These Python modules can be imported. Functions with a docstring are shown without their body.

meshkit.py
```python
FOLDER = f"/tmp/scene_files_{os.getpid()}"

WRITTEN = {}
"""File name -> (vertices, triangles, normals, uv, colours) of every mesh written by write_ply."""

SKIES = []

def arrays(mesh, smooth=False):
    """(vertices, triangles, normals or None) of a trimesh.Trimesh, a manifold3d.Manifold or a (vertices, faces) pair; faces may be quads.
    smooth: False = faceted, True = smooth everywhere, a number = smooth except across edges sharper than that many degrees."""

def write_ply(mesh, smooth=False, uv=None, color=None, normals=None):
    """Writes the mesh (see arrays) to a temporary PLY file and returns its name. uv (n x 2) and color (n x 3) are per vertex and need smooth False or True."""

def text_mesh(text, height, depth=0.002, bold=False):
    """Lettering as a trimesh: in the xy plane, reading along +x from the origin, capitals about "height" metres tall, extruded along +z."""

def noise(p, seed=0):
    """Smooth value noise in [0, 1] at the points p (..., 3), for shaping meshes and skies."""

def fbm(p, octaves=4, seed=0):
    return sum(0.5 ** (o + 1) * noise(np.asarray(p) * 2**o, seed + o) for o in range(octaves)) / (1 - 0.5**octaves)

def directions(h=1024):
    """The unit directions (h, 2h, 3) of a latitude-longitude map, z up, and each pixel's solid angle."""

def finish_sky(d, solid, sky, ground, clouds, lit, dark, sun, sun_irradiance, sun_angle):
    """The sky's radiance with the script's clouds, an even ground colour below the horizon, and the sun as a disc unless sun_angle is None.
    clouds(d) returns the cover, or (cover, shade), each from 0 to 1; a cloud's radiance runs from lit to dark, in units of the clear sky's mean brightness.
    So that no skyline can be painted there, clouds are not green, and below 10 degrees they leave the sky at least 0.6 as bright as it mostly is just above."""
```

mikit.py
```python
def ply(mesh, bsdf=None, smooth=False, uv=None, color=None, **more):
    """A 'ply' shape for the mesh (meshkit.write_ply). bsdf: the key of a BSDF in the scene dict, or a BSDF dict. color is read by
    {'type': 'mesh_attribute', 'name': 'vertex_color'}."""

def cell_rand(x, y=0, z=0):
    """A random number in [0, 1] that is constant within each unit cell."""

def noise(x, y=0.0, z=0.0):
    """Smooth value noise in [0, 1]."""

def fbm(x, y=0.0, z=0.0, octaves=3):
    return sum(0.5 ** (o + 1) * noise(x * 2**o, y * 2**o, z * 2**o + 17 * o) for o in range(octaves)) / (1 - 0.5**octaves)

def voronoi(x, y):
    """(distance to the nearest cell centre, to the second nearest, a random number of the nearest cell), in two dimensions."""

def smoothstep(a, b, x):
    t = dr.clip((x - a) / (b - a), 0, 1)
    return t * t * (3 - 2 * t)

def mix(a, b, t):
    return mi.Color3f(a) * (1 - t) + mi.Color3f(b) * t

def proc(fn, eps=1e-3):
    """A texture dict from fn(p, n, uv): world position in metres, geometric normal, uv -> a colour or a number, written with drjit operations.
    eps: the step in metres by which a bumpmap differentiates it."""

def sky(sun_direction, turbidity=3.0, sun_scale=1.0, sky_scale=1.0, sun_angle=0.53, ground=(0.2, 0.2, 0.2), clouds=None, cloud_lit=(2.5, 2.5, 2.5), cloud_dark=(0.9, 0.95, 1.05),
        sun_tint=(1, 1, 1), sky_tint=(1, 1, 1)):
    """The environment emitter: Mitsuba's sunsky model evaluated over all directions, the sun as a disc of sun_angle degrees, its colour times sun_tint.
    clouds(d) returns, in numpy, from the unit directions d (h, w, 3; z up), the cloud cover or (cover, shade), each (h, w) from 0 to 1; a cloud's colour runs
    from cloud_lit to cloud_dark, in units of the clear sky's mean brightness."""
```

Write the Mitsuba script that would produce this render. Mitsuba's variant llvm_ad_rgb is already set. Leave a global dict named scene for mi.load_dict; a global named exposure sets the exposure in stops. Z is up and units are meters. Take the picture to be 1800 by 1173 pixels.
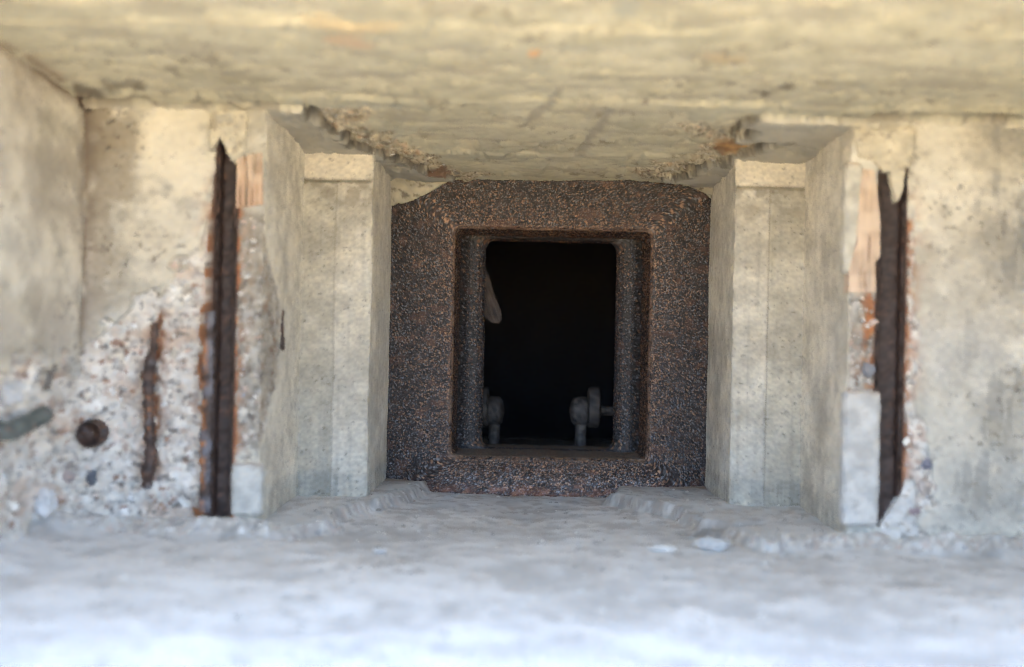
import math
import numpy as np
import trimesh
import mitsuba as mi
import drjit as dr
import mikit
import meshkit
from scipy.spatial import cKDTree, ConvexHull
from scipy.ndimage import gaussian_filter1d

def sst(a, b, x):
    t = np.clip((x - a) / (b - a), 0, 1)
    return t * t * (3 - 2 * t)


def nz(P, scale, octv=3, seed=0):
    return meshkit.fbm(np.asarray(P, float) / np.asarray(scale, float) + 50.0, octv, seed)


# ------------------------------------------------------------------ camera, light, exposure
H = 1.25                      # height of the lens above the ground in front of the bunker
FPX = 2500.0                  # focal length in photograph pixels (a 50 mm lens on 35 mm film)
CX, CY = 930.0, 600.0         # vanishing point of the embrasure's axis
ROLL = math.radians(1.2)
exposure = 4.98
T = mi.ScalarTransform4f
scene, labels = {}, {}
scene['camera'] = {
    'type': 'thinlens', 'fov': math.degrees(2 * math.atan(900 / FPX)), 'fov_axis': 'x',
    'aperture_radius': 0.0115, 'focus_distance': 2.66, 'near_clip': 0.01, 'far_clip': 2000.0,
    'to_world': T().look_at(origin=[0, 0, H], target=[(900 - CX) / FPX, 1, H + (CY - 586.5) / FPX], up=[-math.sin(ROLL), 0, math.cos(ROLL)])}
scene['sky'] = mikit.sky((0.36, 0.20, 0.91), turbidity=3, sky_tint=(0.76, 0.96, 1.25), ground=(0.38, 0.32, 0.20),
                         clouds=lambda d: 0.10 + 0.5 * sst(.45, .6, nz(d * [1, 1, 2.2], .35, 4, 77)), cloud_lit=(1.95, 2.3, 2.7), cloud_dark=(1.03, 1.22, 1.45))

rng = np.random.default_rng(7)


# ------------------------------------------------------------------ helpers
def uv_of(px, py):
    a, b = px - CX, py - CY
    return a * math.cos(ROLL) + b * math.sin(ROLL), -a * math.sin(ROLL) + b * math.cos(ROLL)


def wall_pt(px, py, d):
    """(x, z) of a point seen at that place of the photograph at the depth d."""
    u, v = uv_of(px, py)
    return u * d / FPX, -v * d / FPX


def ceil_z(y):
    return 0.302 + 0.043 * (2.68 - y)


def ceil_pt(px, py):
    u, v = uv_of(px, py)
    d = (0.302 + 0.043 * 2.68) / (-v / FPX + 0.043)
    return u * d / FPX, d


def floor_pt(px, py, z=-0.287):
    u, v = uv_of(px, py)
    d = -z * FPX / v
    return u * d / FPX, d


def lerp(a, b, t):
    return np.asarray(a, float) * (1 - t[..., None]) + np.asarray(b, float) * t[..., None]


def put(key, V, F, C, mat='concrete', smooth=True):
    V = np.asarray(V, float) + [0, 0, H]
    C = np.broadcast_to(np.asarray(C, float), V.shape)
    if smooth is False:
        V, C, F = V[F].reshape(-1, 3), C[F].reshape(-1, 3), np.arange(F.size).reshape(-1, 3)
    elif smooth is not True:
        V2, F2, _ = meshkit.arrays((V, F), smooth)
        V, F, C, smooth = V2, F2, C[cKDTree(V).query(V2)[1]], True
    scene[key] = mikit.ply((V, F), mat, smooth=smooth, color=np.clip(C, 0.004, 0.9))


def sub(V, F, C, keep):
    F = F[keep]
    used, inv = np.unique(F, return_inverse=True)
    return V[used], inv.reshape(-1, 3), C[used]


def grid_faces(nu, nv, flip=False):
    i = np.arange(nu * nv).reshape(nu, nv)
    a, b, c, d = i[:-1, :-1].ravel(), i[1:, :-1].ravel(), i[1:, 1:].ravel(), i[:-1, 1:].ravel()
    F = np.vstack([np.stack([a, b, c], 1), np.stack([a, c, d], 1)])
    return F[:, ::-1] if flip else F


def box_vf(x0, x1, y0, y1, z0, z1):
    m = trimesh.creation.box(extents=(x1 - x0, y1 - y0, z1 - z0))
    return m.vertices[m.faces].reshape(-1, 3) + [(x0 + x1) / 2, (y0 + y1) / 2, (z0 + z1) / 2], np.arange(36).reshape(-1, 3)


def join(*parts):
    Vs, Fs, Cs, n = [], [], [], 0
    for V, F, C in parts:
        Vs.append(V); Fs.append(np.asarray(F) + n); Cs.append(np.broadcast_to(C, V.shape)); n += len(V)
    return np.vstack(Vs), np.vstack(Fs), np.vstack(Cs)


def tag(key, label=None, cat=None, group=None, kind=None):
    d = {}
    if label: d['label'] = label
    if cat: d['category'] = cat
    if group: d['group'] = group
    if kind: d['kind'] = kind
    labels[key] = d


def numbered(base):
    used = lambda n: n in scene or any(q.startswith(n + '__') for q in scene)
    if not used(base):
        return base
    k = 1
    while used(f'{base}_{k:03d}'):
        k += 1
    return f'{base}_{k:03d}'


def blobs(a, b, warp, spots):
    """Soft uneven spots: rows of (a, b, half width, half height, strength) -> coverage in [0, 1]."""
    out = np.zeros_like(a)
    for ca, cb, ra, rb, s in spots:
        r = np.sqrt(((a - ca) / ra) ** 2 + ((b - cb) / rb) ** 2) + (warp - 0.5) * 1.6
        out = np.maximum(out, s * (1 - sst(0.55, 1.15, r)))
    return out


STONE = np.array([(.56, .53, .48), (.44, .40, .36), (.34, .30, .27), (.50, .40, .34), (.66, .64, .61), (.28, .28, .29), (.54, .49, .42), (.42, .32, .26)])
STONE_P = np.array([.26, .2, .08, .1, .18, .02, .12, .04])
MATRIX = np.array((.56, .525, .47))


def rubble(P, mask, per_m2=11000, seed=0, spread=(0.0026, 0.0075)):
    """Broken concrete: (height, colour) of aggregate bedded in mortar at the points P."""
    r = np.random.default_rng(seed)
    idx = np.nonzero(mask > 0.3)[0]
    h, C = np.zeros(len(P)), np.tile(MATRIX, (len(P), 1))
    if len(idx) < 10:
        return h, C
    ext = P[idx].max(0) - P[idx].min(0)
    area = np.sort(ext)[1] * np.sort(ext)[2]
    n = int(min(max(area * per_m2, 20), 6000))
    S = P[r.choice(idx, n)] + r.normal(0, 0.002, (n, 3))
    R = np.clip(r.lognormal(math.log(spread[0] * 1.5), 0.45, n), spread[0], spread[1])
    col = STONE[r.choice(len(STONE), n, p=STONE_P)] * r.uniform(0.8, 1.15, (n, 1))
    Q = P + (np.stack([nz(P, 0.006, 2, s) for s in (1, 2, 3)], 1) - 0.5) * 0.004
    d, k = cKDTree(S).query(Q[idx], k=6)
    e = np.clip(1 - (d / R[k]) ** 2, 0, None)
    best = np.argmax(e * R[k], 1)
    row = np.arange(len(idx))
    ee, rr, kk = e[row, best], R[k][row, best], k[row, best]
    h[idx] = np.sqrt(ee) * rr * 0.55
    C[idx] = lerp(MATRIX * (0.72 + 0.5 * nz(P[idx], 0.02, 3, 5))[:, None], col[kk], sst(0.0, 0.25, ee))
    return h, C


def rock(r, size, squash=(1, 1, 1), n=15):
    p = r.normal(size=(n, 3))
    p /= np.linalg.norm(p, axis=1, keepdims=True)
    p *= r.uniform(0.82, 1.1, (n, 1)) * size * np.asarray(squash)
    hull = ConvexHull(p)
    F, c = hull.simplices.copy(), p.mean(0)
    nrm = np.cross(p[F[:, 1]] - p[F[:, 0]], p[F[:, 2]] - p[F[:, 0]])
    bad = ((p[F].mean(1) - c) * nrm).sum(1) < 0
    F[bad] = F[bad][:, ::-1]
    return p, F


def loose_rock(r, size, squash, seed, sub_n=4, rough=0.18):
    m = trimesh.creation.icosphere(subdivisions=sub_n)
    p, _ = rock(r, 1.0, (1, 1, 1), 34)
    hull = ConvexHull(p)
    V = m.vertices
    rough = .62
    t = -hull.equations[:, 3][None] / np.maximum(V @ hull.equations[:, :3].T, 1e-3)
    V = V * np.clip(t.min(1), 0.5, 1.4)[:, None]
    V = V * (1 + rough * (nz(V + seed, 0.35, 3, seed) - 0.5))[:, None] * size * np.asarray(squash)
    return V, m.faces


def stones(holder, pts, nrm, count, size, seed, gap=0.7, sink=0.25):
    """Single stones showing in broken concrete, each a part of its holder."""
    r = np.random.default_rng(seed)
    order, taken, made = r.permutation(len(pts)), [], 0
    for i in order:
        if made >= count: break
        s = float(np.clip(r.lognormal(math.log(size[0] * 1.35), 0.35), size[0], size[1]))
        if any(np.linalg.norm(pts[i] - q) < gap * (s + t) for q, t in taken): continue
        taken.append((pts[i], s))
        V, F = rock(r, s, r.uniform(0.7, 1.15, 3))
        col = STONE[r.choice(len(STONE), p=STONE_P)] * r.uniform(0.8, 1.1)
        V = V + pts[i] - nrm[i] * s * sink
        C = col * (0.75 + 0.5 * r.random((len(V), 1)))
        put(numbered(holder + '__stone'), V, F, C, 'stone', smooth=40)
        made += 1


def rod(points, radii, n=14, seed=0, rough=0.0006, step=0.004, rn=0.01):
    """A rod along a polyline, closed at both ends, with a corroded skin."""
    pts, rad = np.asarray(points, float), np.asarray(radii, float)
    L = np.r_[0, np.cumsum(np.linalg.norm(np.diff(pts, axis=0), axis=1))]
    m = max(int(L[-1] / step), 4)
    s = np.linspace(0, L[-1], m)
    C = np.stack([np.interp(s, L, pts[:, k]) for k in range(3)], 1)
    R = np.interp(s, L, rad)
    t = np.gradient(C, axis=0); t /= np.linalg.norm(t, axis=1, keepdims=True)
    a = np.cross(t, [0.31, 0.2, 0.93] if abs(t[0][2]) < 0.8 else [0.9, 0.3, 0.1]); a /= np.linalg.norm(a, axis=1, keepdims=True)
    b = np.cross(t, a)
    th = np.arange(n) / n * 2 * np.pi
    ring = np.cos(th)[None, :, None] * a[:, None] + np.sin(th)[None, :, None] * b[:, None]
    V = C[:, None] + ring * R[:, None, None]
    V = V + ring * ((nz(V, rn, 3, seed) - 0.5) * 2 * rough)[..., None]
    V = V.reshape(-1, 3)
    F = []
    for i in range(m - 1):
        for j in range(n):
            p, q = i * n + j, i * n + (j + 1) % n
            F += [(p, q, q + n), (p, q + n, p + n)]
    V = np.vstack([V, C[:1] - t[:1] * R[0] * 0.25, C[-1:] + t[-1:] * R[-1] * 0.25])
    for j in range(n):
        F.append((len(V) - 2, (j + 1) % n, j)); F.append((len(V) - 1, (m - 1) * n + j, (m - 1) * n + (j + 1) % n))
    return V, np.array(F)


def slab(x0, x1, y0, y1, z0, z1, step=0.003, r=0.003, seed=0, amp=0.0008, chip=0.002):
    """A block with worn rounded edges and a slightly uneven skin."""
    nx, ny, nzc = (max(int((b - a) / step), 2) for a, b in ((x0, x1), (y0, y1), (z0, z1)))
    Vs, Fs, n = [], [], 0
    lin = lambda k: np.linspace(-1, 1, k + 1)
    for ax in range(3):
        o = [k for k in range(3) if k != ax]
        ks = [(nx, ny, nzc)[k] for k in o]
        A, B = np.meshgrid(lin(ks[0]), lin(ks[1]), indexing='ij')
        for s in (-1, 1):
            P = np.zeros(A.shape + (3,)); P[..., o[0]], P[..., o[1]], P[..., ax] = A, B, s
            Vs.append(P.reshape(-1, 3))
            Fs.append(grid_faces(ks[0] + 1, ks[1] + 1, flip=(s > 0) == (ax == 1)) + n); n += A.size
    V, F = np.vstack(Vs), np.vstack(Fs)
    key, inv = np.unique(np.round(V, 6), axis=0, return_inverse=True)
    V, F = key, inv.reshape(-1)[F]
    half = np.array([x1 - x0, y1 - y0, z1 - z0]) / 2
    P = V * half
    core = np.clip(P, -(half - r), half - r)
    d = P - core; l = np.linalg.norm(d, axis=1, keepdims=True)
    out = np.where(l > 1e-9, core + d / np.maximum(l, 1e-9) * r, P)
    nrm = d / np.maximum(l, 1e-9)
    edge = ((np.abs(V) > 0.999).sum(1) >= 2)[:, None]
    W = out + [(x0 + x1) / 2, (y0 + y1) / 2, (z0 + z1) / 2]
    W = W + nrm * ((nz(W, 0.012, 3, seed) - 0.5) * 2 * amp)[:, None] - nrm * edge * (chip * sst(.45, .7, nz(W, 0.01, 3, seed + 3)))[:, None]
    return W, F


# ------------------------------------------------------------------ materials: the colours come from noise at each vertex
def vc(rough, spec=0.3, metal=0.0):
    return {'type': 'twosided', 'nested': {'type': 'principled', 'base_color': {'type': 'mesh_attribute', 'name': 'vertex_color'}, 'roughness': rough, 'specular': spec, 'metallic': metal}}


scene['concrete'] = vc(0.92, 0.25)
scene['stone'] = vc(0.7, 0.35)
scene['rusty_metal'] = vc(0.62, 0.4)
scene['cast_steel'] = vc(0.55, 0.40)
scene['timber'] = vc(0.75, 0.3)

# ------------------------------------------------------------------ main measures (metres from the lens: x right, y away, z up)
EAVE = 0.92                              # front edge of roof and side walls
YF, YP, YS = 2.03, 2.363, 2.68          # wall face, face of the piers, face of the steel casting
XS_L, XS_R = -0.6415, 0.722             # side walls of the recess
GL0, GL1, GR0, GR1 = -0.453, -0.4215, 0.4937, 0.534   # grooves
RV_L, RV_R = -0.381, 0.4537             # reveals
PR_L, PR_R = -0.2637, 0.3366            # inner faces of the piers
ZB, ZT = -0.315, 0.40
RUST_A, RUST_B, RUST_D = np.array((.42, .17, .06)), np.array((.24, .10, .05)), np.array((.055, .032, .026))


# ------------------------------------------------------------------ side walls, wall faces, reveals and piers: one swept skin per side
def plan(pts, steps, r=0.0035):
    """Dense rounded polyline in plan: points, segment numbers."""
    pts = np.asarray(pts, float)
    out, seg = [], []
    for k in range(len(pts) - 1):
        a, b = pts[k], pts[k + 1]
        L = np.linalg.norm(b - a); n = max(int(L / steps[k]), 3)
        lo = r / L if k > 0 else 0
        hi = 1 - r / L if k < len(pts) - 2 else 1
        for t in np.linspace(lo, hi, n):
            out.append(a + (b - a) * t); seg.append(k)
        if k < len(pts) - 2:
            c = pts[k + 2]; p0 = b - (b - a) / L * r; p2 = b + (c - b) / np.linalg.norm(c - b) * r
            for t in (0.25, 0.5, 0.75):
                out.append((1 - t) ** 2 * p0 + 2 * t * (1 - t) * b + t * t * p2); seg.append(k if t < 0.6 else k + 1)
    return np.array(out), np.array(seg)


def sweep(pts, steps, sign):
    XY, seg = plan(pts, steps)
    tan = np.gradient(XY, axis=0); tan /= np.linalg.norm(tan, axis=1, keepdims=True)
    nrm = np.stack([tan[:, 1], -tan[:, 0]], 1) * sign
    z = np.arange(ZB, ZT + 1e-6, 0.0025)
    P = np.concatenate([np.repeat(XY[:, None], len(z), 1), np.broadcast_to(z[None, :, None], (len(XY), len(z), 1))], 2).reshape(-1, 3)
    N = np.concatenate([np.repeat(nrm[:, None], len(z), 1), np.zeros((len(XY), len(z), 1))], 2).reshape(-1, 3)
    S = np.repeat(seg, len(z))
    return P, N, S, grid_faces(len(XY), len(z), flip=sign < 0)


def masonry(side):
    left = side == 'left'
    if left:
        pts = [(XS_L, EAVE - .01), (XS_L, YF), (GL0, YF), (GL0, YF + .03), (GL1, YF + .03), (GL1, YF), (RV_L, YF), (RV_L, YP), (PR_L, YP), (PR_L, YS + .02)]
    else:
        pts = [(XS_R, EAVE - .01), (XS_R, YF), (GR1, YF), (GR1, YF + .026), (GR0, YF + .026), (GR0, YF), (RV_R, YF), (RV_R, YP), (PR_R, YP), (PR_R, YS + .02)]
    P, N, S, F = sweep(pts, [.0042, .0022, .006, .0025, .006, .0022, .0036, .0022, .0045], 1 if left else -1)
    x, y, z = P.T
    D = np.zeros(len(P))
    n1, n2, n3 = nz(P, 0.11, 3, 1), nz(P, 0.028, 3, 2), nz(P, 0.007, 3, 3)
    warp = nz(P, 0.035, 4, 4)
    cast = S >= 6                                  # reveal and pier: cast against boards, smooth
    D += (n1 - .5) * np.where(cast, .004, .010) + (n2 - .5) * np.where(cast, .0012, .004) + (n3 - .5) * np.where(cast, .0008, .0018)

    # colour: cement with warm and grey clouds, speckled
    C = lerp((.35, .32, .26), (.59, .55, .465), sst(.28, .72, n1 * .55 + n2 * .45))
    C = lerp(C, (.43, .425, .40), .55 * sst(.45, .75, nz(P, .2, 3, 8)))
    C *= (0.86 + .28 * n3)[:, None]
    C = lerp(C, (.24, .21, .175), .55 * sst(.62, .74, nz(P, .010, 3, 9)) * sst(.45, .62, nz(P, .09, 3, 10)))

    # board marks on cast faces: fine upright streaks and one step along each face
    run = np.where(np.isin(S, (6, 8)), y, x)
    streak = nz(np.stack([run / .007, z / .16, S * 3.1], 1), 1.0, 3, 11)
    boards = nz(np.stack([run / .0022, z / .3, S * 1.7], 1), 1.0, 2, 12)
    D += np.where(cast, (streak - .5) * .0011 + (boards - .5) * .0003, 0)
    C = np.where(cast[:, None], lerp(C, C * .80, sst(.5, .8, streak)), C)
    C = np.where(cast[:, None], lerp(C, (.47, .455, .415), np.full(len(P), .35)), C)
    mid = (-.381 + PR_L) / 2 - .003 if left else (RV_R + PR_R) / 2
    front7 = S == 7
    is_cap = front7 & (z > .262)
    C = np.where(cast[:, None] & is_cap[:, None], np.array((.52, .48, .405)) * (.8 + .4 * n2)[:, None], C)
    pore = sst(.70, .78, nz(P, .0052, 2, 25)) * cast
    D -= pore * .0012
    C = lerp(C, (.20, .18, .15), .5 * pore)
    C = np.where(cast[:, None], C * (.84 + .32 * nz(P, .0045, 2, 26))[:, None], C)
    joint = np.exp(-((x - mid - .002 * (nz(P, .06, 2, 21) - .5)) / .0011) ** 2) * front7 * ~is_cap
    D -= joint * .0018
    C = lerp(C, (.25, .22, .18), joint * .55)
    outer = front7 & ((x < mid) if left else (x > mid))
    C = np.where((outer & ~is_cap)[:, None], C * (.90, .90, .88), C)
    # the joint under the pier's cap, and grime just below it
    zc = (.262 if left else .264) + .003 * (nz(P, .05, 2, 22) - .5)
    cap = np.exp(-((z - zc) / .0026) ** 2) * front7
    D -= cap * .0045 + np.where(front7 & (z > zc), .0016, 0)
    C = lerp(C, (.20, .175, .14), cap * .7)
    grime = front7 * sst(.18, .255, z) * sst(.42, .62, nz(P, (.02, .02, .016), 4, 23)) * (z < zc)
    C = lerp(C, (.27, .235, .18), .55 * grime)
        # wet foot of the cast faces
    foot = cast * (1 - sst(-.235, -.215, z + (nz(P, .03, 3, 24) - .5) * .012))
    C = lerp(C, C * (.80, .82, .84), foot * (.4 + .6 * sst(.4, .6, streak)))
    line = cast * np.exp(-((z + .222 - .002 * n1) / .0012) ** 2)
    D -= line * .0012

    # convex edges chip
    edges = [(GL0, YF), (GL1, YF), (RV_L, YF), (PR_L, YP)] if left else [(GR1, YF), (GR0, YF), (RV_R, YF), (PR_R, YP)]
    for k, (ex, ey) in enumerate(edges):
        dist = np.hypot(x - ex, y - ey)
        amt = (.014, .009, .006, .0055)[k]
        D -= amt * np.exp(-(dist / (.011, .010, .006, .0035)[k]) ** 1.5) * sst(.38, .75, nz(P, .020, 4, 30 + k))

    # spalled areas
    if left:
        bx = np.array([-.70, -.6415, -.60, -.553, -.50, -.47, -.4535, -.44])
        bz = np.array([-.035, -.02, .0, .045, .085, .13, .24, .26])
        edge = np.interp(x, bx, bz) + (warp - .5) * .13 + (n2 - .5) * .07
        edge = np.where(S == 0, -.045 + (YF - y) * .02 + (warp - .5) * .11, edge)
        spall = (1 - sst(-.006, .006, z - edge)) * (S <= 1)
        ex, ez = wall_pt(438, 480, YF)
        strip = (S == 5) * sst(-.17, -.155, z + .02 * (warp - .5)) * (1 - sst(.165, .185, z))
        s6 = (S == 6) * sst(0, .006, .165 * sst(-.19, .01, z) * (1 - sst(.0, .19, z)) ** 1.3 - (y - YF) + (warp - .5) * .06)
        spall = np.maximum.reduce([spall, strip, s6])
        depth = np.where(S <= 1, .017 + .022 * nz(P, .09, 3, 40) * sst(0, .12, edge - z), .004)
    else:
        w = .010 + .026 * (1 - sst(-.15, -.05, z)) + .012 * sst(-.10, -.02, z) * (1 - sst(.02, .1, z))
        spall = (S == 1) * (1 - sst(-.004, .004, (x - GR1) - w * (.3 + 1.4 * warp))) * (1 - sst(.16, .22, z))
        strip = (S == 5) * sst(-.072, -.06, z) * (1 - sst(.072, .085, z + .01 * (warp - .5)))
        spall = np.maximum(spall, strip)
        depth = np.where(S <= 1, .006, .006)
    halo = 0 * x
    if left:                                          # rust round the bare bar and in hollows of the broken area
        bz_, bx_ = np.array([.03, -.02, -.06, -.10, -.155, -.20]), np.array([-.532, -.537, -.544, -.544, -.540, -.546])
        halo = np.exp(-np.abs(x - np.interp(z, bz_[::-1], bx_[::-1])) / .011) * sst(-.225, -.19, z) * (1 - sst(.02, .045, z)) * (S == 1)
        D -= .006 * halo
    hgt, RC = rubble(P, spall, seed=50 if left else 51)
    rag = nz(P, .016, 4, 41)
    if left: depth = depth * np.clip(np.hypot(x - XS_L, y - YF) / .05, .12, 1)
    D = D - spall * depth + spall * (hgt * np.where(S <= 1, .75, 1) + (rag - .5) * .007)
    D = D - spall * (nz(P, .032, 4, 44) - .5) * (.034 if left else .010) * (S <= 1)
    RC = lerp(RC, np.array((.55, .52, .475)) * (.7 + .6 * n2)[:, None], np.where(S <= 1, .48 + .3 * sst(.4, .6, nz(P, .045, 3, 48)), .1))
    RC = lerp(RC, (.46, .33, .24), .5 * sst(.56, .68, nz(P, .045, 4, 49)) * (S <= 1))
    RC = lerp(RC, RC * .6, .5 * sst(.58, .7, nz(P, .013, 3, 42)))
    RC = lerp(RC, (.34, .20, .13), .5 * sst(.63, .74, nz(P, .020, 3, 43)))
    RC = lerp(RC, lerp(RUST_A * .9, RUST_B, n2), np.clip(1.3 * halo, 0, 1) * sst(.35, .6, nz(P, (.008, .008, .016), 3, 45)))
    RC = lerp(RC, (.30, .14, .08), .75 * sst(.66, .74, nz(P, (.011, .011, .014), 3, 46)) * (S <= 1))
    RC = lerp(RC, (.12, .10, .095), .7 * sst(.68, .75, nz(P, .010, 3, 47)) * (S <= 1))
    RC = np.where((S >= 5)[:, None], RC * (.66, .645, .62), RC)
    C = lerp(C, C * .5, .8 * np.exp(-((spall - .35) / .25) ** 2) * (S <= 1) * sst(.4, .6, n2))  # shadow line along the broken edge, painted into the colour
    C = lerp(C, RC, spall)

    # stains of their own shape, and corner shading painted on the right wall
    if left:
        st = [(*wall_pt(200, 260, YF), .042, .09, .75), (*wall_pt(175, 420, YF), .018, .13, .6), (*wall_pt(430, 420, YF), .03, .1, .35), (*wall_pt(200, 480, YF), .02, .05, .3)]
        front = (S == 1) | (S == 5)
        g = blobs(x, z, warp, st) * front
        C = lerp(C, (.27, .22, .155), .75 * g)
        lt = blobs(x, z, warp, [(*wall_pt(310, 250, YF), .055, .10, .8), (*wall_pt(290, 430, YF), .06, .08, .5)]) * (S == 1) * (1 - spall)
        C = lerp(C, (.66, .60, .48), .7 * lt)
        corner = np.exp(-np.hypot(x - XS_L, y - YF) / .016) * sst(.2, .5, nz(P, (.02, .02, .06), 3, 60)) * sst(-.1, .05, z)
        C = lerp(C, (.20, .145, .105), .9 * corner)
        hole_c = blobs(x, z, warp, [(*wall_pt(140, 172, YF), .018, .016, 1)]) * (np.hypot(x - XS_L, y - YF) < .03)
        C = lerp(C, (.07, .055, .045), .9 * hole_c)
        topj = (S == 0) * np.exp(-np.abs(z - ceil_z(y)) / .010) * sst(.25, .5, nz(P, .05, 3, 61))
        C = lerp(C, (.19, .13, .095), .85 * topj)
        D -= topj * .006
        sw = (S == 0)
        C = np.where(sw[:, None], lerp(C, (.37, .33, .28), .5 * sst(.4, .65, nz(P, .10, 4, 62))), C)
    else:
        g = blobs(x, z, warp, [(*wall_pt(1780, 420, YF), .05, .10, .6), (*wall_pt(1700, 560, YF), .06, .04, .35), (*wall_pt(1760, 700, YF), .06, .06, .6), (*wall_pt(1680, 640, YF), .03, .05, .4),  # upper spots at the right edge paint the shade near the corner
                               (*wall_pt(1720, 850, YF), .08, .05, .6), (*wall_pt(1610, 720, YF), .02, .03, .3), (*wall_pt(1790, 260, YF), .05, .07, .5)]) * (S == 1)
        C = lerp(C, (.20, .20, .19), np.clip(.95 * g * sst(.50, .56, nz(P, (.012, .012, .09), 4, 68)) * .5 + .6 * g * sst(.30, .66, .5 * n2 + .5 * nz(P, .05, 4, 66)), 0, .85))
        lt = blobs(x, z, warp, [(*wall_pt(1640, 270, YF), .04, .05, .8), (*wall_pt(1660, 500, YF), .05, .08, .5), (*wall_pt(1650, 780, YF), .05, .10, .6)]) * (S == 1) * (1 - spall)
        C = lerp(C, (.53, .50, .43), .65 * lt)
    pits = sst(.67, .75, nz(P, .007, 4, 65)) * ~cast * sst(.5, .62, nz(P, .10, 3, 67))
    D -= pits * .003
    C = lerp(C, (.17, .15, .125), .6 * pits)
    C = np.where(cast[:, None], C * (1.02, 1.0, .965), C)
    lum = C.mean(1, keepdims=True)
    C = C * np.clip(lum / .45, .2, 2) ** .38 * np.where(cast, 1.17, 1.07)[:, None]
    # rust bled from the grooves' steel onto the concrete beside it
    for gx, reach in ((GL0, .011), (GL1, .007)) if left else ((GR1, .010), (GR0, .012)):
        amt = np.exp(-np.abs(x - gx) / (reach * .95)) * ((S == 1) | (S == 5))
        amt = 1.3 * amt * sst(.42, .58, nz(P, (.012, .012, .022), 4, 70)) * (1 - sst(.15, .26, z))
        if gx == GR0: amt = amt * sst(-.062, -.05, z) * (1 - sst(.07, .09, z)) * 1.6
        C = lerp(C, lerp(RUST_A, RUST_B, n2), np.clip(1.25 * amt, 0, .95))

    # the grooves are filled flush above and below the steel
    if left:
        zt, zb = .297 + 0 * x, -.262 + (n2 - .5) * .01
    else:
        zt, zb = .262 + 0 * x, -.25 + 0 * x
    groove = np.isin(S, (2, 3, 4))
    fill = groove & ((z > zt) | (z < zb))
    lump = .004 + (n2 - .5) * .012
    V = P + N * np.where(groove, 0, D)[:, None]
    V[:, 1] = np.where(fill, np.minimum(V[:, 1], YF - lump + (n3 - .5) * .004), V[:, 1])
    C = np.where((groove & ~fill)[:, None], np.array((.10, .06, .045)) * (.6 + .8 * n3)[:, None], C)

    # split the skin
    sp = spall > .5
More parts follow.
